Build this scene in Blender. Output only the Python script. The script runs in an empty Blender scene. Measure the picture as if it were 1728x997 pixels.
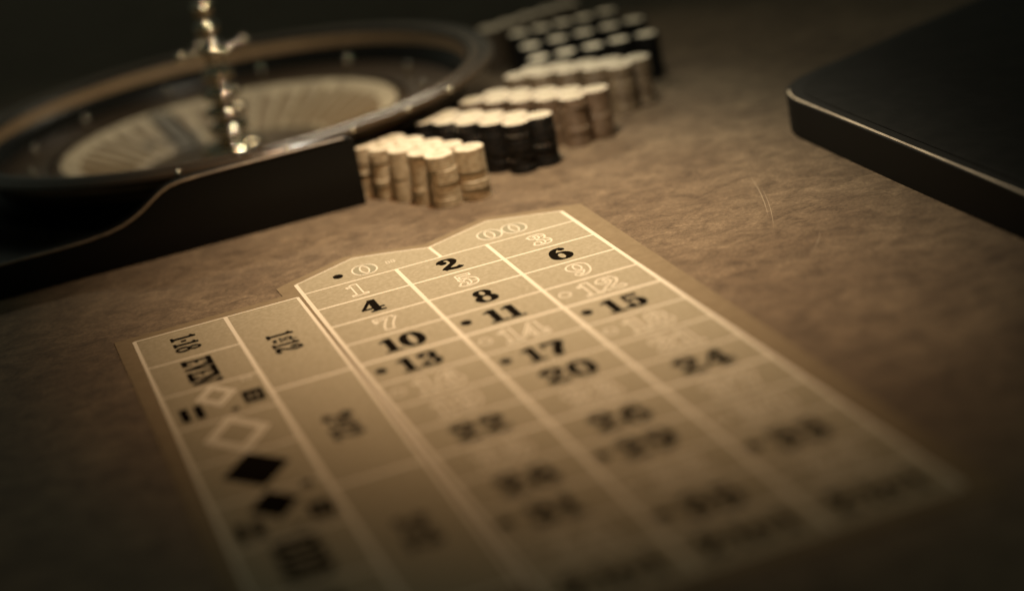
import bpy, bmesh, math, random
from mathutils import Matrix, Vector

# ------------------------------------------------------------------ camera, light, exposure
S = 0.12                      # metres per layout column
sc = bpy.context.scene
col = sc.collection
random.seed(11)

CR = [[0.935485537434543, -0.30554401521872054, -0.1775096166826647],
      [0.2620552131596341, 0.26287749600108357, 0.9285593612430273],
      [-0.23705247205347393, -0.91517117352997, 0.32598749766381285]]
CP = Vector((-2.8262821645715044, -19.29344546558724, 6.259687097322975)) * S
cd = bpy.data.cameras.new('camera')
cam = bpy.data.objects.new('camera', cd)
col.objects.link(cam)
m = Matrix(CR).transposed().to_4x4()
m.translation = CP
cam.matrix_world = m
cd.sensor_width = 36.0
cd.lens = 36.0 * 3349.5 / 1728.0
cd.clip_start, cd.clip_end = 0.05, 60.0
cd.dof.use_dof = True
cd.dof.focus_distance = 20.25 * S
cd.dof.aperture_fstop = (cd.lens / 1000.0) / (0.54 * S)
cd.dof.aperture_blades = 0
sc.camera = cam

w = bpy.data.worlds.new('World')
sc.world = w
w.use_nodes = True
w.node_tree.nodes['Background'].inputs[0].default_value = (1.0, 1.12, 0.86, 1)
w.node_tree.nodes['Background'].inputs[1].default_value = 0.056


def aim(o, p, t):
    o.location = Vector(p) * S
    o.rotation_euler = (Vector(t) - Vector(p)).to_track_quat('-Z', 'Y').to_euler()


def spot(name, p, t, watts, colour, size, blend, radius):
    d = bpy.data.lights.new(name, 'SPOT')
    d.energy, d.color = watts, colour
    d.spot_size, d.spot_blend = math.radians(size), blend
    d.shadow_soft_size = radius * S
    o = bpy.data.objects.new(name, d)
    col.objects.link(o)
    aim(o, p, t)
    return o


key = spot('key_lamp', (2.75, 1.1, 9.0), (2.75, 1.1, 0), 80, (1.0, 0.965, 0.80), 91, 1.0, 0.20)
warm = spot('sepia_fill', (1.9, -0.6, 9.6), (1.9, -0.6, 0), 72, (1.0, 0.56, 0.28), 86, 1.0, 0.2)  # added fill that tints the outer falloff sepia brown
for o in (key, warm):
    o.rotation_euler = (0, 0, 0)
    o.scale = (0.605, 1.0, 1.0)
spot('wheel_glint_light', (3.4, -2.0, 9.5), (0.55, 6.9, 0.8), 78, (1.0, 0.88, 0.66), 30, 0.8, 0.16)  # added spot for glints on the turret and a brighter pocket ring
bl = bpy.data.lights.new('rim_reflection_light', 'AREA')      # unseen area strip, added for long reflections on the wheel rim
bl.shape, bl.size, bl.size_y, bl.energy, bl.color = 'RECTANGLE', 6.0 * S, 0.4 * S, 1.6, (1.0, 0.86, 0.62)
bl.spread = math.radians(75)
bo = bpy.data.objects.new('rim_reflection_light', bl)
col.objects.link(bo)
aim(bo, (5.2, 13.0, 8.2), (3.0, 3.5, 0.4))

sc.view_settings.view_transform = 'Standard'
sc.view_settings.look = 'None'
sc.view_settings.exposure = 0.0
sc.view_settings.gamma = 1.0
sc.view_settings.use_curve_mapping = False
sc.cycles.use_denoising = True
sc.cycles.sample_clamp_indirect = 4.0
sc.cycles.max_bounces = 6


# ------------------------------------------------------------------ materials
def mat(name, base, rough=0.6, metal=0.0, spec=0.5, coat=0.0, noise=None, bump=None):
    """noise = (scale, second colour, stretch, detail); bump = (scale, strength, distance)"""
    M = bpy.data.materials.new(name)
    M.use_nodes = True
    nt = M.node_tree
    b = nt.nodes['Principled BSDF']
    b.inputs['Base Color'].default_value = (*base, 1)
    b.inputs['Roughness'].default_value = rough
    b.inputs['Metallic'].default_value = metal
    b.inputs['Specular IOR Level'].default_value = spec
    b.inputs['Coat Weight'].default_value = coat
    b.inputs['Coat Roughness'].default_value = 0.08
    tc = nt.nodes.new('ShaderNodeTexCoord')
    if noise:
        n = nt.nodes.new('ShaderNodeTexNoise')
        mp = nt.nodes.new('ShaderNodeMapping')
        mp.inputs['Scale'].default_value = noise[2]
        nt.links.new(tc.outputs['Object'], mp.inputs[0])
        nt.links.new(mp.outputs[0], n.inputs['Vector'])
        n.inputs['Scale'].default_value = noise[0]
        n.inputs['Detail'].default_value = noise[3]
        n.inputs['Roughness'].default_value = 0.62
        r = nt.nodes.new('ShaderNodeValToRGB')
        r.color_ramp.elements[0].position = 0.36
        r.color_ramp.elements[1].position = 0.66
        r.color_ramp.elements[0].color = (*noise[1], 1)
        r.color_ramp.elements[1].color = (*base, 1)
        nt.links.new(n.outputs[0], r.inputs[0])
        nt.links.new(r.outputs[0], b.inputs['Base Color'])
    if bump:
        n2 = nt.nodes.new('ShaderNodeTexNoise')
        nt.links.new(tc.outputs['Object'], n2.inputs['Vector'])
        n2.inputs['Scale'].default_value = bump[0]
        n2.inputs['Detail'].default_value = 6
        bp = nt.nodes.new('ShaderNodeBump')
        bp.inputs['Strength'].default_value = bump[1]
        bp.inputs['Distance'].default_value = bump[2]
        nt.links.new(n2.outputs[0], bp.inputs['Height'])
        nt.links.new(bp.outputs[0], b.inputs['Normal'])
    return M


def felt_material():
    M = mat('felt', (.13, .085, .047), 0.95, spec=0.15)
    nt = M.node_tree
    b = nt.nodes['Principled BSDF']
    tc = nt.nodes['Texture Coordinate']
    mp = nt.nodes.new('ShaderNodeMapping')
    mp.inputs['Rotation'].default_value = (0, 0, math.radians(14))
    mp.inputs['Scale'].default_value = (0.8, 1.0, 1)
    nt.links.new(tc.outputs['Object'], mp.inputs[0])

    def nz(scale, detail, rough, dist=0.0):
        n = nt.nodes.new('ShaderNodeTexNoise')
        n.inputs['Scale'].default_value = scale
        n.inputs['Detail'].default_value = detail
        n.inputs['Roughness'].default_value = rough
        n.inputs['Distortion'].default_value = dist
        nt.links.new(mp.outputs[0], n.inputs['Vector'])
        return n

    def mul(a, bb, f):
        x = nt.nodes.new('ShaderNodeMix')
        x.data_type = 'RGBA'
        x.blend_type = 'MULTIPLY'
        x.inputs[0].default_value = f
        nt.links.new(a, x.inputs[6])
        nt.links.new(bb, x.inputs[7])
        return x.outputs[2]

    def ramp(n, p0, p1, c0, c1):
        r = nt.nodes.new('ShaderNodeValToRGB')
        r.color_ramp.elements[0].position, r.color_ramp.elements[1].position = p0, p1
        r.color_ramp.elements[0].color, r.color_ramp.elements[1].color = (*c0, 1), (*c1, 1)
        nt.links.new(n.outputs[0], r.inputs[0])
        return r.outputs[0]

    big = ramp(nz(7, 5, .6, .5), .32, .70, (.72, .68, .64), (1.10, 1.1, 1.08))
    mid = ramp(nz(38, 7, .72, .7), .32, .66, (.48, .44, .40), (1.32, 1.32, 1.34))
    fine = ramp(nz(260, 4, .75), .30, .70, (.50, .48, .46), (1.42, 1.42, 1.42))
    base = nt.nodes.new('ShaderNodeRGB')
    base.outputs[0].default_value = (.120, .087, .052, 1)
    o = mul(mul(mul(base.outputs[0], big, 1), mid, .9), fine, .8)
    nt.links.new(o, b.inputs['Base Color'])
    bp = nt.nodes.new('ShaderNodeBump')
    bp.inputs['Strength'].default_value = .35
    bp.inputs['Distance'].default_value = .0012
    nt.links.new(nz(330, 5, .7).outputs[0], bp.inputs['Height'])
    nt.links.new(bp.outputs[0], b.inputs['Normal'])
    b.inputs['Sheen Weight'].default_value = 0.08
    b.inputs['Sheen Roughness'].default_value = 0.5
    return M


FELT = felt_material()
SCUFF = mat('scuff', (.21, .165, .11), .9, spec=.1)
BORDER = mat('mat_border', (.160, .122, .073), .9, spec=.05, noise=(60, (.138, .104, .061), (1, 1, 1), 6), bump=(700, .3, .0005))
PAPER = mat('printed_paper', (.255, .220, .150), .9, spec=.05, noise=(190, (.205, .175, .113), (1, 1, 1), 5), bump=(900, .35, .0004))
LINE = mat('cream_ink', (.47, .42, .325), .9, spec=.05)
INK = mat('black_ink', (.006, .0045, .003), 1.0, spec=0)
GREY_INK = mat('olive_ink', (.175, .157, .100), .8, spec=.2)
PALE = mat('chip_pale', (.46, .38, .25), .5, noise=(300, (.40, .32, .20), (1, 1, 1), 3))
PALE_SPOT = mat('chip_pale_spot', (.34, .265, .16), .5)
FACE = mat('chip_face', (.44, .38, .275), .55, noise=(220, (.38, .32, .225), (1, 1, 1), 3))
INLAY = mat('chip_inlay', (.31, .265, .17), .5)
BRIGHT = mat('chip_bright_face', (.66, .57, .41), .5)
BLACK_EDGE = mat('chip_black', (.009, .008, .0065), .55, spec=.12)
BLACK_SPOT = mat('chip_black_spot', (.020, .015, .010), .55, spec=.12)
BROWN = mat('chip_brown', (.15, .10, .058), .5)
BROWN_SPOT = mat('chip_brown_spot', (.11, .07, .04), .5)
TAN = mat('chip_tan', (.22, .16, .095), .5)
TAN_SPOT = mat('chip_tan_spot', (.14, .095, .055), .5)
LACQUER = mat('black_lacquer', (.006, .0055, .0045), .26, spec=.12, coat=0, bump=(40, .04, .002))
BOXMAT = mat('black_leatherette', (.011, .010, .008), .6, spec=.06, bump=(420, .15, .0004))
LIT_EDGE = mat('lit_edge', (.24, .175, .105), .35, spec=.6, noise=(45, (.12, .085, .05), (1, 1, 1), 4))
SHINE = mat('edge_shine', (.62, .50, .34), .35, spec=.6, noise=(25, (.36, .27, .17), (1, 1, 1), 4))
MATTE = mat('matte_black', (.010, .009, .007), .6, spec=.04, noise=(30, (.006, .0055, .004), (1, 1, 1), 4))
WALNUT = mat('dark_wood', (.055, .034, .018), .22, spec=.35, noise=(26, (.025, .015, .008), (1, 1, 5), 6))
RIMWOOD = mat('rim_wood', (.040, .026, .014), .20, spec=.45, noise=(30, (.03, .019, .010), (1, 1, 5), 6))
CONE = mat('cone_wood', (.04, .025, .014), .3, spec=.4, noise=(30, (.025, .016, .008), (1, 1, 5), 6))
WALL = mat('wall_wood', (.26, .17, .095), .3, spec=.4, noise=(30, (.18, .115, .06), (1, 1, 5), 6))
TRACK = mat('ball_track_wood', (.03, .019, .011), .28, spec=.3, noise=(40, (.025, .016, .009), (1, 1, 4), 5))
POCKET = mat('pocket_cream', (.33, .265, .17), .5, noise=(40, (.19, .145, .088), (1, 1, 1), 5))
POCKET_DARK = mat('pocket_brown', (.15, .105, .058), .5)
BRASS = mat('polished_brass', (.46, .385, .28), .06, metal=1.0)
CHROME = mat('chrome', (.78, .70, .55), .15, metal=1.0)
REDDISH = mat('reddish_plastic', (.30, .12, .07), .4)


# ------------------------------------------------------------------ helpers
def mesh(name, V, F, mats, idx=None, smooth=False):
    me = bpy.data.meshes.new(name)
    me.from_pydata([(x * S, y * S, z * S) for x, y, z in V], [], F)
    for q in (mats if isinstance(mats, (list, tuple)) else [mats]):
        me.materials.append(q)
    if idx:
        me.polygons.foreach_set('material_index', idx)
    if smooth:
        me.polygons.foreach_set('use_smooth', [True] * len(F))
    me.update()
    return me


def obj(name, me, parent=None, loc=(0, 0, 0), rz=0.0):
    o = bpy.data.objects.new(name, me)
    col.objects.link(o)
    o.location = Vector(loc) * S
    o.rotation_euler = (0, 0, rz)
    if parent:
        o.parent = parent
    return o


def tag(o, label=None, cat=None, group=None, kind=None):
    for k, v in (('label', label), ('category', cat), ('group', group), ('kind', kind)):
        if v:
            o[k] = v
    return o


def empty(name, loc=(0, 0, 0), rz=0.0):
    o = obj(name, None, None, loc, rz)
    o.empty_display_size = 0.02
    return o


def lathe(name, prof, mats, seg=64, a0=0.0, a1=2 * math.pi, smooth=True, pick=None, close=False):
    """prof = [(r, z)]; pick(i_profile, j_segment) -> material index"""
    V, F, I = [], [], []
    full = abs(a1 - a0 - 2 * math.pi) < 1e-6
    n = seg if full else seg + 1
    for j in range(n):
        a = a0 + (a1 - a0) * j / seg
        for r, z in prof:
            V.append((r * math.cos(a), r * math.sin(a), z))
    k = len(prof)
    rng = range(k) if close else range(k - 1)
    for j in range(seg):
        jn = (j + 1) % n
        for i in rng:
            i2 = (i + 1) % k
            F.append((j * k + i, jn * k + i, jn * k + i2, j * k + i2))
            I.append(pick(i, j) if pick else 0)
    me = mesh(name, V, F, mats, I, smooth)
    bm = bmesh.new()
    bm.from_mesh(me)
    bmesh.ops.remove_doubles(bm, verts=bm.verts, dist=1e-6)
    bmesh.ops.dissolve_degenerate(bm, edges=bm.edges, dist=1e-7)
    bmesh.ops.recalc_face_normals(bm, faces=bm.faces)
    bm.to_mesh(me)
    bm.free()
    return me


def sharp(me, deg=35):
    me.set_sharp_from_angle(angle=math.radians(deg))
    return me


def prism(name, poly, z0, z1, M, bevel=0.0, seg=3):
    bm = bmesh.new()
    vs = [bm.verts.new((x * S, y * S, z0 * S)) for x, y in poly]
    f = bm.faces.new(vs)
    if f.normal.z > 0:
        f.normal_flip()
    r = bmesh.ops.extrude_face_region(bm, geom=[f])
    top = [v for v in r['geom'] if isinstance(v, bmesh.types.BMVert)]
    bmesh.ops.translate(bm, verts=top, vec=(0, 0, (z1 - z0) * S))
    bmesh.ops.recalc_face_normals(bm, faces=bm.faces)
    if bevel:
        es = [e for e in bm.edges if all(v.co.z > (z1 * S - 1e-6) for v in e.verts)]
        bmesh.ops.bevel(bm, geom=es, offset=bevel * S, segments=seg, profile=.5, affect='EDGES')
    me = bpy.data.meshes.new(name)
    bm.to_mesh(me)
    bm.free()
    me.materials.append(M)
    me.polygons.foreach_set('use_smooth', [True] * len(me.polygons))
    return sharp(me, 40)


def box(name, x0, x1, y0, y1, z0, z1, M, bevel=0.0):
    return prism(name, [(x0, y0), (x1, y0), (x1, y1), (x0, y1)], z0, z1, M, bevel)


# ------------------------------------------------------------------ table
PI = math.pi


def table():
    bm = bmesh.new()
    vs = [bm.verts.new((x * S, y * S, 0)) for x, y in ((-24, -24), (26, -24), (26, 34), (-24, 34))]
    bm.faces.new(vs)
    me = bpy.data.meshes.new('table_felt')
    bm.to_mesh(me)
    bm.free()
    me.materials.append(FELT)
    felt = tag(obj('table_felt', me), 'dark mottled brown felt of the gaming table', kind='structure')
    me = box('table_slab', -24, 26, -24, 34, -.6, -.03, WALNUT)
    tag(obj('table_slab', me), kind='structure')

    for (x0, y0, x1, y1, wd) in ((5.02, -.05, 4.55, -1.55, .010), (4.93, -.55, 4.42, -1.95, .008), (4.75, -2.3, 4.35, -2.9, .007)):
        L = math.hypot(x1 - x0, y1 - y0)
        nx, ny = -(y1 - y0) / L * wd, (x1 - x0) / L * wd
        V = []
        for i in range(9):
            t = i / 8
            b = math.sin(PI * t)
            V += [(x0 + (x1 - x0) * t + nx * b * .5 + .03 * b, y0 + (y1 - y0) * t + ny * b * .5, .0012), (x0 + (x1 - x0) * t - nx * b * .5 + .03 * b, y0 + (y1 - y0) * t - ny * b * .5, .0012)]
        obj('scratch', mesh('scratch', V, [(2 * i, 2 * i + 1, 2 * i + 3, 2 * i + 2) for i in range(8)], SCUFF), felt)


table()

# ------------------------------------------------------------------ lettering (built as flat printed shapes)
PI = math.pi


def arc(cx, cy, rx, ry, a0, a1, n=22):
    return [(cx + rx * math.cos(math.radians(a0 + (a1 - a0) * i / n)),
             cy + ry * math.sin(math.radians(a0 + (a1 - a0) * i / n))) for i in range(n + 1)]


def bez(p0, p1, p2, p3, n=14):
    out = []
    for i in range(n + 1):
        t = i / n
        u = 1 - t
        out.append(tuple(u**3 * a + 3 * u * u * t * b + 3 * u * t * t * c + t**3 * d for a, b, c, d in zip(p0, p1, p2, p3)))
    return out


def stroke(path, thick=.25, thin=.075, fixed=None, taper=None):
    """broad pen: vertical travel gives a thick stroke, horizontal travel a thin one"""
    return ('s', path, thick, thin, fixed, taper)


def ball(x, y, r):
    return ('s', arc(x, y, r * .5, r * .5, 0, 360, 12), 0, 0, r * .52, None)


def bar(x0, y0, x1, y1):
    if abs(x1 - x0) >= abs(y1 - y0):
        return ('s', [(x0, (y0 + y1) / 2), (x1, (y0 + y1) / 2)], 0, 0, abs(y1 - y0) / 2, None)
    return ('s', [((x0 + x1) / 2, y0), ((x0 + x1) / 2, y1)], 0, 0, abs(x1 - x0) / 2, None)


SIX = [stroke(arc(.41, .31, .25, .275, 0, 360, 30), .24, .075), stroke(bez((.17, .30), (.14, .70), (.34, .97), (.60, .945)), .22, .07), ball(.60, .84, .10)]
G = {
    '0': (.80, [stroke(arc(.40, .5, .27, .455, 0, 360, 36), .25, .075)]),
    '1': (.56, [bar(.17, .03, .40, .97), bar(.02, .0, .55, .085), stroke([(.30, .93), (.16, .85), (.02, .80)], fixed=.04)]),
    '2': (.78, [ball(.21, .70, .125), stroke(bez((.12, .70), (.14, 1.02), (.62, 1.06), (.585, .68)), .23, .085),
                stroke(bez((.585, .68), (.56, .46), (.22, .34), (.10, .10)), .20, .10),
                stroke(bez((.09, .10), (.28, .22), (.46, -.06), (.70, .17)), fixed=.085)]),
    '3': (.76, [ball(.19, .76, .11), stroke(bez((.12, .80), (.22, 1.0), (.58, 1.0), (.54, .74)), .22, .08), stroke(bez((.54, .74), (.52, .58), (.40, .54), (.28, .53)), .2, .07),
                stroke(bez((.28, .53), (.46, .53), (.60, .46), (.58, .27)), .22, .08), stroke(bez((.58, .27), (.56, .0), (.16, .0), (.11, .20)), .22, .08), ball(.19, .23, .12)]),
    '4': (.82, [bar(.40, .05, .63, .97), bar(.03, .235, .79, .32), bar(.29, 0, .77, .085), stroke([(.48, .95), (.07, .29)], fixed=.045)]),
    '5': (.76, [bar(.14, .48, .21, .96), bar(.14, .83, .62, .97), stroke(bez((.18, .50), (.30, .66), (.62, .66), (.59, .31)), .24, .08),
                stroke(bez((.59, .31), (.58, .0), (.16, -.02), (.11, .20)), .24, .08), ball(.20, .22, .12)]),
    '6': (.80, SIX),
    '7': (.74, [bar(.07, .82, .68, .97), bar(.05, .66, .115, .97), stroke(bez((.66, .88), (.50, .60), (.36, .40), (.33, .02)), .27, .10)]),
    '8': (.80, [stroke(arc(.40, .735, .20, .215, 0, 360, 28), .19, .075), stroke(arc(.40, .28, .255, .245, 0, 360, 30), .23, .075)]),
    '9': (.80, [(k, [(.80 - x, 1 - y) for x, y in pth], a, b, c, d) for k, pth, a, b, c, d in SIX]),
    '-': (.34, [bar(.06, .36, .28, .54)]),
    '=': (.50, [bar(.04, .62, .46, .82), bar(.04, .22, .46, .42)]),
    '.': (.30, [bar(.05, .36, .27, .60)]),
    ' ': (.10, []),
    'B': (.80, [bar(.04, 0, .24, 1), bar(.56, 0, .76, 1), bar(.04, 0, .76, .24), bar(.04, .76, .76, 1), bar(.30, .4, .50, .6)]),
    'E': (.66, [bar(.12, 0, .28, 1), bar(.03, 0, .62, .15), bar(.03, .85, .62, 1), bar(.28, .46, .46, .54), bar(.54, .12, .62, .30), bar(.54, .70, .62, .88)]),
    'V': (.76, [bar(.0, .84, .34, 1), bar(.44, .84, .76, 1), stroke([(.16, .96), (.40, .02)], fixed=.10), stroke([(.60, .96), (.40, .02)], fixed=.055)]),
    'N': (.86, [bar(.10, .05, .22, .95), bar(.64, .05, .76, .95), bar(.0, 0, .34, .16), bar(.0, .84, .30, 1), bar(.52, .84, .86, 1), stroke([(.18, .93), (.66, .07)], fixed=.10)]),
    'D': (.78, [bar(.10, 0, .30, 1), bar(.02, 0, .46, .15), bar(.02, .85, .46, 1), stroke(arc(.42, .5, .25, .43, -90, 90, 20), .22, .12)]),
    'O': (.78, [stroke(arc(.39, .5, .26, .43, 0, 360, 30), .24, .14)]),
    'R': (.80, [bar(.12, 0, .32, 1), bar(.03, 0, .42, .15), bar(.03, .85, .44, 1), stroke(arc(.42, .715, .20, .22, -90, 90, 16), .20, .12), stroke([(.42, .50), (.64, .06)], fixed=.10), bar(.50, 0, .80, .14)]),
    's': (.60, [stroke(bez((.50, .62), (.40, .80), (.10, .76), (.13, .55)), .18, .09), stroke(bez((.13, .55), (.18, .38), (.50, .42), (.48, .20)), .18, .16), stroke(bez((.48, .20), (.44, -.02), (.16, .02), (.10, .18)), .18, .09), ball(.48, .60, .07), ball(.13, .18, .07)]),
    't': (.48, [bar(.16, .06, .32, 1.0), bar(.02, .62, .46, .74), bar(.18, .0, .44, .12)]),
    'n': (.70, [bar(.10, 0, .26, .74), bar(.02, 0, .34, .12), bar(.46, 0, .62, .58), bar(.38, 0, .70, .12), stroke(bez((.22, .55), (.34, .80), (.56, .76), (.54, .50)), .16, .10)]),
    'd': (.70, [bar(.44, 0, .60, 1), bar(.32, .88, .60, 1), bar(.44, 0, .70, .12), stroke(arc(.30, .36, .20, .30, 0, 360, 24), .17, .10)]),
    'r': (.56, [bar(.10, 0, .26, .74), bar(.02, 0, .36, .12), bar(.02, .62, .26, .74), stroke(bez((.20, .50), (.28, .72), (.40, .74), (.50, .64)), .12, .10), ball(.46, .60, .08)]),
    'o': (.66, [stroke(arc(.33, .37, .22, .31, 0, 360, 26), .18, .09)]),
}


def ribbon(seg, grow):
    _, path, thick, thin, fixed, _t = seg
    n = len(path)
    closed = n > 6 and math.dist(path[0], path[-1]) < 1e-6
    V = []
    for i, (x, y) in enumerate(path):
        if closed:
            a, b = path[(i - 1) % (n - 1)], path[(i + 1) % (n - 1)]
        else:
            a, b = path[max(i - 1, 0)], path[min(i + 1, n - 1)]
        tx, ty = b[0] - a[0], b[1] - a[1]
        L = math.hypot(tx, ty) or 1
        tx, ty = tx / L, ty / L
        hw = (fixed if fixed is not None else (thin + (thick - thin) * abs(ty) ** 1.4) / 2) + grow
        ex = 0.0
        if not closed and grow:
            ex = -grow if i == 0 else (grow if i == n - 1 else 0)
        V.append((x + tx * ex - ty * hw, y + ty * ex + tx * hw))
        V.append((x + tx * ex + ty * hw, y + ty * ex - tx * hw))
    F = [(2 * i, 2 * i + 1, 2 * i + 3, 2 * i + 2) for i in range(n - 1)]
    return V, F


def text_width(t, track=.06):
    return sum(G[c][0] + track for c in t) - track


def text(name, t, cx, cy, height, wide, rot, style, parent, label=None, z=.0107, track=.06):
    """style: 'solid' black, 'open' cream outline over paper colour, 'olive' pale grey with cream outline"""
    V, F, I = [], [], []
    passes = {'solid': [(.020, 0, 0)], 'open': [(.034, 0, 0), (-.022, 1, 0.0007)], 'olive': [(.03, 0, 0), (-.02, 1, 0.0007)]}[style]
    mats = {'solid': [INK], 'open': [LINE, PAPER], 'olive': [LINE, GREY_INK]}[style]
    W = text_width(t, track)
    ca, sa = math.cos(rot), math.sin(rot)
    for grow, mi, dz in passes:
        x0 = -W / 2
        k = 0
        for c in t:
            for seg in G[c][1]:
                vv, ff = ribbon(seg, grow)
                base = len(V)
                for x, y in vv:
                    lx, ly = (x0 + x) * height * wide, (y - .5) * height
                    V.append((cx + lx * ca - ly * sa, cy + lx * sa + ly * ca, z + dz + k * .00003))
                F += [tuple(base + q for q in f) for f in ff]
                I += [mi] * len(ff)
                k += 1
            x0 += G[c][0] + track
    o = obj(name, mesh(name, V, F, mats, I), parent)
    if label:
        o['label'] = label
    return o


# ------------------------------------------------------------------ roulette layout
A = .61726
lay = tag(empty('roulette_layout', (0, 0, 0)), 'beige printed roulette layout sheet with numbered boxes lying on brown felt', 'roulette layout')


def rim_noise(poly, step=.35, amp=.004):
    out = []
    for (x0, y0), (x1, y1) in zip(poly, poly[1:] + poly[:1]):
        L = math.hypot(x1 - x0, y1 - y0)
        n = max(1, int(L / step))
        for i in range(n):
            t = i / n
            out.append((x0 + (x1 - x0) * t + random.uniform(-amp, amp), y0 + (y1 - y0) * t + random.uniform(-amp, amp)))
    return out


outer = [(-1.96, .115), (-.195, .125), (-.20, .43), (-.09, .50), (.66, .90), (1.06, .77), (1.47, .58), (2.22, .955), (3.09, .60), (3.26, .52), (3.24, -8.25), (-.12, -8.22), (-.14, -7.62), (-1.94, -7.60)]
obj('mat_border', prism('mat_border', rim_noise(outer, .6, .004), .001, .008, BORDER), lay)
inner = [(-1.775, -.04), (-.07, -.04), (-.07, -7.44), (-1.775, -7.44)]
obj('outside_bet_panel', prism('outside_bet_panel', inner, .0082, .0095, PAPER), lay)
nums = [(0, .38), (.71, .765), (1.05, .635), (1.48, .43), (2.25, .80), (3.0, .45), (3.0, -13 * A), (0, -13 * A)]
obj('number_panel', prism('number_panel', nums, .0082, .0095, PAPER), lay)


def line(x0, y0, x1, y1, wd, z=.0103):
    L = math.hypot(x1 - x0, y1 - y0)
    nx, ny = -(y1 - y0) / L * wd / 2, (x1 - x0) / L * wd / 2
    n = max(1, int(L / .5))
    V, F = [], []
    for i in range(n + 1):
        t = i / n
        j = 1 + random.uniform(-.10, .10)
        x, y = x0 + (x1 - x0) * t, y0 + (y1 - y0) * t
        V += [(x + nx * j, y + ny * j, z), (x - nx * j, y - ny * j, z)]
    F = [(2 * i, 2 * i + 1, 2 * i + 3, 2 * i + 2) for i in range(n)]
    obj('grid_line', mesh('grid_line', V, F, LINE), lay)


for u in (0, 3):
    line(u, .44 if u else .38, u, -13 * A, .042)
for u in (1, 2):
    line(u, 0, u, -13 * A, .042)
line(1.485, .43, 1.5, 0, .035)
for v in range(14):
    line(0, -v * A, 3, -v * A, .046 if v in (4, 8, 12) else (.024 if v == 0 else .030), .0099)
top = [(0, .38), (.71, .765), (1.05, .635), (1.48, .43), (2.25, .80), (3.0, .45)]
for p, q in zip(top, top[1:]):
    line(*p, *q, .018, .0097)
line(-.07, -.04, -.07, -7.44, .034)
line(-.836, -.04, -.836, -7.44, .042)
line(-1.775, -.04, -1.775, -7.44, .036)
line(-1.775, -.04, -.07, -.04, .026, .0099)
for k in range(1, 9):
    line(-1.775, -.04 - .925 * k, -.836, -.04 - .925 * k, .030, .0099)
for v in (4, 8, 12):
    line(-.836, -v * A, -.07, -v * A, .042, .0099)

RED = {1, 3, 5, 7, 9, 12, 14, 16, 18, 19, 21, 23, 25, 27, 30, 32, 34, 36}
for n in range(1, 37):
    u, v = (n - 1) % 3, (n - 1) // 3
    cx, cy = u + .5, -(v + .5) * A
    red = n in RED
    text('number', str(n), cx, cy, .385, .78, 0, 'open' if red else 'solid', lay, ('cream outlined number %d' if red else 'solid black number %d') % n, track=.04)
    if (n > 10 and not red and n % 2) or (red and n % 2 == 0 and n > 10):
        V, F = [], []
        if red:
            r0 = arc(0, 0, .062, .085, 0, 360, 20)
            r1 = arc(0, 0, .048, .066, 0, 360, 20)
            V = [(cx - .37 + x, cy + .02 + y, .0107) for x, y in r0[:-1]] + [(cx - .37 + x, cy + .02 + y, .0107) for x, y in r1[:-1]]
            F = [(i, (i + 1) % 20, 20 + (i + 1) % 20, 20 + i) for i in range(20)]
            obj('dot_mark', mesh('dot_mark', V, F, LINE), lay)
        else:
            V = [(cx - .37 + x, cy + .02 + y, .0107) for x, y in arc(0, 0, .055, .075, 0, 360, 20)[:-1]]
            obj('dot_mark', mesh('dot_mark', V, [tuple(range(20))], INK), lay)
text('number', '0', .727, .27, .34, .95, 0, 'olive', lay, 'pale olive zero')
text('number', '00', 2.27, .30, .34, .95, 0, 'olive', lay, 'pale olive double zero')
obj('dot_mark', mesh('dot_mark', [(.437 + x, .275 + y, .0107) for x, y in arc(0, 0, .055, .075, 0, 360, 20)[:-1]], [tuple(range(20))], INK), lay)
text('small_mark', '=', 1.02, .30, .14, 1.2, PI / 2, 'open', lay)
for u in range(3):
    text('column_bet_text', '2 to 1', u + .5, -12.5 * A, .34, .72, 0, 'solid', lay, 'black 2 to 1 lettering')

DOWN = -PI / 2
text('outside_bet_text', '1-18', -1.315, -.515, .25, .86, DOWN, 'solid', lay, 'condensed black 1-18 lettering', track=.03)
text('outside_bet_text', 'EVEN', -1.312, -1.43, .285, .94, DOWN, 'solid', lay, 'heavy slab EVEN lettering', track=-.02)
text('outside_bet_text', 'ODD', -1.316, -6.02, .36, .94, DOWN, 'solid', lay, 'heavy slab ODD lettering', track=0)
text('outside_bet_text', '19-36', -1.315, -6.98, .25, .80, DOWN, 'solid', lay, 'condensed black 19-36 lettering', track=.03)
for i, (num, suf) in enumerate((('1', 'st'), ('2', 'nd'), ('3', 'rd'))):
    cx, cy = -.462, (-1.25, -3.73, -6.15)[i]
    text('dozen_text', num, cx, cy + .215, .265, .80, DOWN, 'solid', lay, 'black %s%s 12 lettering' % (num, suf))
    text('dozen_text', suf, cx + .045, cy + .055, .17, .70, DOWN, 'solid', lay, track=.0)
    text('dozen_text', '-', cx - .075, cy + .055, .17, 2.2, DOWN, 'solid', lay)
    text('dozen_text', '12', cx, cy - .175, .265, .80, DOWN, 'solid', lay, track=.02)


def diamond(cx, cy, hw, hh, rings, label):
    V, F, I, mats = [], [], [], []
    k = 0
    for t0, M in rings:
        if M not in mats:
            mats.append(M)
        b = len(V)
        V += [(cx + hw * t0 * x, cy + hh * t0 * y, .0107 + k * .0003) for x, y in ((1, 0), (0, 1), (-1, 0), (0, -1))]
        F.append((b, b + 1, b + 2, b + 3))
        I.append(mats.index(M))
        k += 1
    o = obj('diamond', mesh('diamond', V, F, mats, I), lay)
    o['label'] = label


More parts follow.
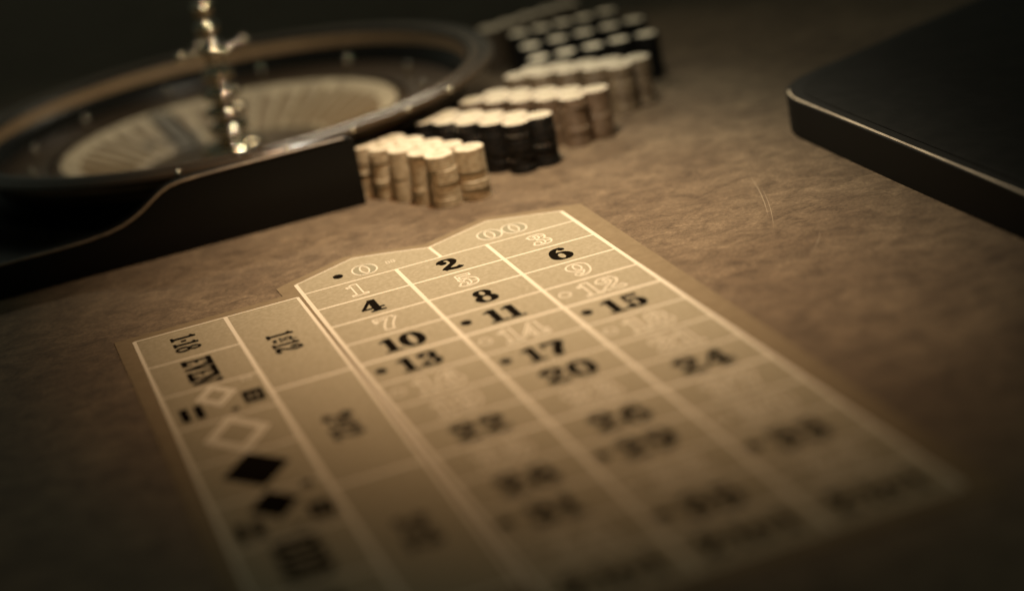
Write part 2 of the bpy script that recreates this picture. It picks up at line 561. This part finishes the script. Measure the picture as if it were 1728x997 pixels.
OPEN = [(1, LINE), (.82, GREY_INK), (.75, LINE), (.54, PAPER)]
diamond(-1.305, -2.19, .20, .315, OPEN, 'small cream outlined diamond')
diamond(-1.30, -3.25, .30, .47, [(1, LINE), (.85, GREY_INK), (.81, LINE), (.64, PAPER)], 'large cream outlined diamond')
diamond(-1.305, -4.14, .29, .40, [(1, INK)], 'large solid black diamond')
diamond(-1.31, -4.93, .21, .30, [(1, INK)], 'small solid black diamond')
text('small_mark', 'B', -1.0, -2.45, .185, 2.3, DOWN, 'solid', lay)
text('small_mark', '=', -1.58, -2.49, .33, 2.3, DOWN, 'solid', lay)
text('small_mark', '.', -1.2, -2.66, .24, 1.2, DOWN, 'solid', lay)
text('small_mark', '=', -.98, -1.95, .16, 1.2, PI, 'open', lay)
text('small_mark', 'B', -1.0, -5.27, .185, 2.3, DOWN, 'solid', lay)
text('small_mark', '=', -1.58, -5.30, .33, 2.3, DOWN, 'solid', lay)
text('small_mark', '.', -.99, -4.71, .34, 1.2, DOWN, 'solid', lay)
text('small_mark', '.', -1.2, -5.45, .24, 1.2, DOWN, 'solid', lay)

# ------------------------------------------------------------------ roulette wheel
WX, WY = .49, 6.48
wheel = tag(empty('roulette', (WX, WY, 0)), 'large dark roulette wheel with a tall metal turret and cream pocket ring', 'roulette wheel')
sharp_l = lambda me: sharp(me, 50)
obj('bowl', sharp_l(lathe('bowl', [(2.75, .01), (2.95, .06), (3.05, .35), (3.15, .60), (3.30, .70), (3.55, .76), (3.60, .80), (3.59, .835), (3.53, .850), (3.42, .853), (3.33, .845), (3.29, .82), (3.265, .79)], [LACQUER], 160)), wheel)
obj('inner_wall', lathe('inner_wall', [(3.263, .79), (3.25, .74), (3.24, .60)], [WALL], 160), wheel)
obj('rim_band', lathe('rim_band', [(3.625, .785), (3.625, .825), (3.595, .852), (3.555, .858), (3.52, .850)], [RIMWOOD], 160), wheel)
obj('rim_band', lathe('rim_band', [(3.47, .856), (3.445, .872), (3.35, .872), (3.31, .85)], [RIMWOOD], 160), wheel)
obj('ball_track', sharp_l(lathe('ball_track', [(3.239, .60), (3.23, .50), (3.20, .455), (3.08, .43), (2.95, .44), (2.92, .455), (2.40, .40)], [TRACK], 160)), wheel)
obj('rotor', sharp_l(lathe('rotor', [(2.39, .36), (2.36, .37), (2.33, .40), (2.26, .405)], [WALNUT], 128)), wheel)
obj('pocket_ring', lathe('pocket_ring', [(2.255, .415), (2.02, .33), (1.68, .185), (1.30, .02)], [POCKET, POCKET_DARK], 152, pick=lambda i, j: 1 if (j // 2) % 2 and i > 0 else 0), wheel)
obj('cone', lathe('cone', [(1.30, .02), (1.27, .025), (.9, .06), (.42, .12), (.34, .15)], [CONE], 96), wheel)
fret_me = mesh('fret', [(1.36, -.011, .03), (1.36, .011, .03), (2.01, .011, .32), (2.01, -.011, .32), (1.36, -.008, .105), (1.36, .008, .105), (2.01, .008, .385), (2.01, -.008, .385)],
               [(4, 5, 6, 7), (0, 4, 7, 3), (1, 2, 6, 5), (3, 7, 6, 2), (0, 1, 5, 4)], POCKET_DARK)
for k in range(38):
    o = obj('fret', fret_me, wheel, rz=2 * PI * k / 38)
# chrome deflectors round the stator
dv, df = [], []
for s in range(6):
    z, r = (-.11, -.08, 0, .08, .11, .11)[s], (0.006, .030, .045, .030, .006, .002)[s]
    for q in range(12):
        a = 2 * PI * q / 12
        dv.append((r * math.cos(a) * .8, r * math.sin(a), z))
for s in range(5):
    for q in range(12):
        df.append((s * 12 + q, s * 12 + (q + 1) % 12, s * 12 + 12 + (q + 1) % 12, s * 12 + 12 + q))
def_me = mesh('deflector', dv, df, CHROME, smooth=True)
for k in range(12):
    a = math.radians(9 + 30 * k)
    obj('deflector', def_me, wheel, (2.66 * math.cos(a), 2.66 * math.sin(a), .52))
stud_me = lathe('stud', [(.001, .034), (.018, .030), (.030, .016), (.034, 0), (.030, -.016), (.018, -.030), (.001, -.034)], [CHROME], 16)
for px, py in ((-.76, 2.69), (.60, 2.95), (1.51, 2.65), (2.37, 2.93), (3.13, 3.40)):
    a = math.atan2(py - WY, px - WX)
    obj('stud', stud_me, wheel, (3.635 * math.cos(a), 3.635 * math.sin(a), .835))
# turret
tur = lathe('turret', [(0.439, .14), (0.439, .19), (0.342, .24), (0.207, .28), (0.159, .33), (0.244, .37), (0.287, .43), (0.244, .49), (0.178, .53), (0.149, .57), (0.253, .61), (0.298, .66), (0.253, .71), (0.149, .75),
                       (0.127, .79), (0.223, .83), (0.276, .89), (0.223, .95), (0.134, .99), (0.111, 1.06), (0.194, 1.10), (0.223, 1.16), (0.194, 1.22), (0.111, 1.26), (0.104, 1.36), (0.149, 1.39), (0.201, 1.45), (0.201, 1.51), (0.149, 1.57),
                       (0.096, 1.61), (0.089, 1.70), (0.149, 1.73), (0.171, 1.78), (0.149, 1.83), (0.082, 1.86), (0.067, 1.93), (0.127, 1.97), (0.156, 2.03), (0.142, 2.09), (0.067, 2.14), (0.027, 2.17), (0.001, 2.18)], [BRASS], 40)
turret = obj('turret', tur, wheel)
arm_prof = [(.001, .06), (.020, .07), (.018, .30), (.016, .36), (.024, .38), (.055, .41), (.068, .455), (.055, .50), (.03, .525), (.001, .53)]
arm_me = lathe('turret_arm', arm_prof, [BRASS], 20)
for k in range(4):
    o = obj('turret_arm', arm_me, turret, (0, 0, 1.48))
    o.rotation_euler = (0, PI / 2, math.radians(18 + 90 * k))
    o.rotation_euler = Matrix.Rotation(math.radians(14 + 90 * k), 4, 'Z').to_quaternion().to_matrix().to_4x4().__matmul__(Matrix.Rotation(PI / 2, 4, 'Y')).to_euler()

# cradle in front of the wheel: a low rail that swells up to the bowl
cradle = tag(empty('wheel_cradle', (0, 2.95, 0)), 'black lacquered wheel cradle with a curved shoulder stepping down to the left', 'wheel cradle')


def rail(name, y0, y1):
    pts = [(-6.5, .385), (-4, .39), (-2.8, .395), (-2.15, .40), (-1.85, .41), (-1.6, .435), (-1.42, .475), (-1.28, .53), (-1.15, .60), (-1.02, .685), (-.92, .745), (-.82, .785), (-.70, .808), (-.5, .82), (-.1, .828), (.6, .83), (1.30, .83), (1.36, .79)]
    bm = bmesh.new()
    loop = [(x, z) for x, z in pts] + [(1.36, .002), (-6.5, .002)]
    vs = [bm.verts.new((x * S, (y0 - 2.95) * S, z * S)) for x, z in loop]
    f = bm.faces.new(vs)
    r = bmesh.ops.extrude_face_region(bm, geom=[f])
    bmesh.ops.translate(bm, verts=[v for v in r['geom'] if isinstance(v, bmesh.types.BMVert)], vec=(0, (y1 - y0) * S, 0))
    bmesh.ops.recalc_face_normals(bm, faces=bm.faces)
    es = [e for e in bm.edges if abs(e.verts[0].co.y - e.verts[1].co.y) < 1e-7 and min(v.co.z for v in e.verts) > .09 * S]
    bmesh.ops.bevel(bm, geom=es, offset=.028 * S, segments=4, profile=.5, affect='EDGES')
    me = bpy.data.meshes.new(name)
    bm.to_mesh(me)
    bm.free()
    me.materials.append(LACQUER)
    me.polygons.foreach_set('use_smooth', [True] * len(me.polygons))
    return sharp(me, 40)


RAIL = [(-6.5, .385), (-4, .39), (-2.8, .395), (-2.15, .40), (-1.85, .41), (-1.6, .435), (-1.42, .475), (-1.28, .53), (-1.15, .60), (-1.02, .685), (-.92, .745), (-.82, .785), (-.70, .808), (-.5, .82), (-.1, .828), (.6, .83), (1.25, .83)]


def tube(name, pts, y, r, M, n=8):
    V, F = [], []
    for i, (x, z) in enumerate(pts):
        a, b = pts[max(i - 1, 0)], pts[min(i + 1, len(pts) - 1)]
        L = math.hypot(b[0] - a[0], b[1] - a[1])
        nx, nz = -(b[1] - a[1]) / L, (b[0] - a[0]) / L
        for q in range(n):
            t = 2 * PI * q / n
            V.append((x + nx * r * math.cos(t), y + r * math.sin(t), z + nz * r * math.cos(t)))
    for i in range(len(pts) - 1):
        for q in range(n):
            F.append((i * n + q, i * n + (q + 1) % n, i * n + n + (q + 1) % n, i * n + n + q))
    return mesh(name, V, F, M, smooth=True)


obj('lit_edge_line', tube('lit_edge_line', [(x, z - .002) for x, z in RAIL], -.245, .014, LIT_EDGE), cradle)  # light catching the rail's top edge, put in as a thin tan line
obj('front_rail', rail('front_rail', 2.70, 2.95), cradle)
obj('base_board', box('base_board', -6.5, -2.2, .01, 6.0, .002, .30, LACQUER, .03), cradle)

# ------------------------------------------------------------------ chip stacks
CH, CRAD = .0333, .170


def chip_mesh(edge, spotm, face):
    prof = [(.001, CH), (.118, CH), (.122, CH - .0012), (.128, CH), (CRAD - .006, CH), (CRAD, CH - .005), (CRAD, .005), (CRAD - .006, 0), (.001, 0)]

    def pick(i, j):
        if i < 4:
            return 2
        if i > 6:
            return 0
        return 1 if j % 4 == 0 else 0
    return sharp(lathe('chip', prof, [edge, spotm, face], 24, pick=pick), 50)


inlay_me = {}


def disc(name, r, M):
    V = [(r * math.cos(2 * PI * i / 24), r * math.sin(2 * PI * i / 24), 0) for i in range(24)]
    return mesh(name, V, [tuple(range(24))], M)


KIND = {
    'cream': (chip_mesh(PALE, PALE_SPOT, FACE), chip_mesh(PALE_SPOT, PALE, FACE), disc('inlay', .085, INLAY)),
    'black': (chip_mesh(BLACK_EDGE, BLACK_SPOT, FACE), chip_mesh(BLACK_EDGE, BLACK_EDGE, FACE), disc('inlay', .075, INLAY)),
    'brown': (chip_mesh(BROWN, BROWN_SPOT, FACE), chip_mesh(BROWN, BROWN, FACE), disc('inlay', .085, INLAY)),
    'tan': (chip_mesh(TAN, TAN_SPOT, FACE), chip_mesh(TAN_SPOT, TAN, FACE), disc('inlay', .075, INLAY)),
    'dark': (chip_mesh(BLACK_EDGE, BLACK_SPOT, BLACK_EDGE), chip_mesh(BLACK_EDGE, BLACK_EDGE, BLACK_EDGE), disc('inlay', .130, BRIGHT)),
}
ORD = ['first', 'second', 'third', 'fourth', 'fifth']


def chip_stack(x, y, kind, label, group, n=18):
    st = tag(empty('chip_stack', (x, y, .001), random.uniform(0, 6.28)), label, 'chip stack', group)
    a, b, inl = KIND[kind]
    dx = dy = 0.0
    lx, ly = random.uniform(-.0006, .0006), random.uniform(-.0006, .0006)
    o = None
    for k in range(n):
        if random.random() < .3:
            dx, dy = random.uniform(-.007, .007), random.uniform(-.007, .007)
        o = obj('chip', b if random.random() < .35 else a, st, (dx + lx * k, dy + ly * k, k * CH), random.uniform(0, 6.28))
    obj('inlay', inl, o, (0, 0, CH + .0006))
    return st


def block(front, back, kind, name, n=18):
    """front/back: (first x, y, last x, y) of each row of five, from the wheel outwards"""
    for row, side in ((front, 'camera-side'), (back, 'far')):
        for i in range(5):
            t = i / 4
            x, y = row[0] + (row[2] - row[0]) * t, row[1] + (row[3] - row[1]) * t
            chip_stack(x + random.uniform(-.006, .006), y + random.uniform(-.006, .006), kind,
                       '%s chip stack %s from wheel in %s row of %s' % (name[0], ORD[i], side, name[1]), name[2], n)


block((1.55, 3.10, 2.13, 1.84), (1.88, 3.07, 2.46, 1.81), 'cream', ('cream', 'nearest block', 'cream chip stacks in the nearest block'))
block((2.40, 3.50, 3.22, 2.38), (2.71, 3.54, 3.51, 2.40), 'black', ('black', 'block behind cream stacks', 'black chip stacks with pale tops'))
block((3.15, 3.90, 4.10, 2.86), (3.48, 3.98, 4.43, 2.94), 'brown', ('brown', 'block behind black stacks', 'brown chip stacks with pale tops'))
block((3.97, 4.62, 5.08, 3.82), (4.27, 4.77, 5.38, 3.97), 'tan', ('tan', 'block behind brown stacks', 'tan chip stacks with pale tops'))
rows = [('dark', [(4.50, 5.30), (4.85, 5.22), (5.22, 5.17), (5.58, 5.15), (5.96, 5.10)], 'nearest'),
        ('dark', [(4.66, 6.10), (5.05, 6.10), (5.43, 6.09), (5.80, 6.08), (6.17, 6.10)], 'second'),
        ('dark', [(4.80, 7.02), (5.12, 7.02), (5.44, 7.02), (5.77, 7.03), (6.12, 7.05)], 'third'),
        ('brown', [(4.62, 7.85), (4.95, 7.95), (5.28, 8.05), (5.61, 8.12), (5.94, 8.20)], 'farthest')]
for kind, pts, nm in rows:
    for i, (x, y) in enumerate(pts):
        chip_stack(x, y, kind, '%s chip stack with pale centre %s from wheel in %s far row' % (kind, ORD[i], nm), 'dark chip stacks in the far rows')

# ------------------------------------------------------------------ black case at the right
case = tag(empty('black_case', (6.05, 0, 0)), 'black rectangular case with rounded corner and painted edge highlight on the felt', 'case')


def round_poly(pts, r, n=8):
    out = []
    N = len(pts)
    for i in range(N):
        p, a, b = Vector(pts[i]), Vector(pts[i - 1]), Vector(pts[(i + 1) % N])
        u, v = (a - p).normalized(), (b - p).normalized()
        s, e = p + u * r, p + v * r
        for k in range(n + 1):
            t = k / n
            q = s * (1 - t)**2 + p * 2 * t * (1 - t) + e * t * t
            out.append((q.x, q.y))
    return out


cpoly = [(5.98, 1.45), (5.88, -7.0), (12.5, -7.1), (13.0, 4.6)]
cpoly = [(x - 6, y) for x, y in cpoly]
obj('body', prism('body', round_poly(cpoly, .75, 10), .002, .45, BOXMAT, .022, 4), case)
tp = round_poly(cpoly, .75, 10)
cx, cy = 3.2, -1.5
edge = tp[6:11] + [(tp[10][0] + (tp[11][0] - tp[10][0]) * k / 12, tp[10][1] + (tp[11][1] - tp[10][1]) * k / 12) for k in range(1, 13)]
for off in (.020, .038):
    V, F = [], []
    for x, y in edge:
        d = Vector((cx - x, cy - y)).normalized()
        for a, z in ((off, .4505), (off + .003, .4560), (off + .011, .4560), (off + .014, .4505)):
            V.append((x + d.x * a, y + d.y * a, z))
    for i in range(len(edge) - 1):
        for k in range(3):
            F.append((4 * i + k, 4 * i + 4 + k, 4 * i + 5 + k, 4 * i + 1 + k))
    obj('edge_highlight', mesh('edge_highlight', V, F, SHINE, smooth=True), case)  # highlight on the case edge, put in as pale strips
lid = [(x + (cx - x) * .05, y + (cy - y) * .05) for x, y in tp]
obj('lid_panel', prism('lid_panel', lid, .4515, .462, MATTE, .004, 2), case)

knob = lathe('knob', [(.001, .20), (.06, .19), (.10, .15), (.11, .10), (.09, .04), (.06, .0)], [REDDISH], 24)
tag(obj('knob', knob, None, (8.12, -1.45, .465)), 'small reddish knob on top of the black case at the right edge', 'knob')
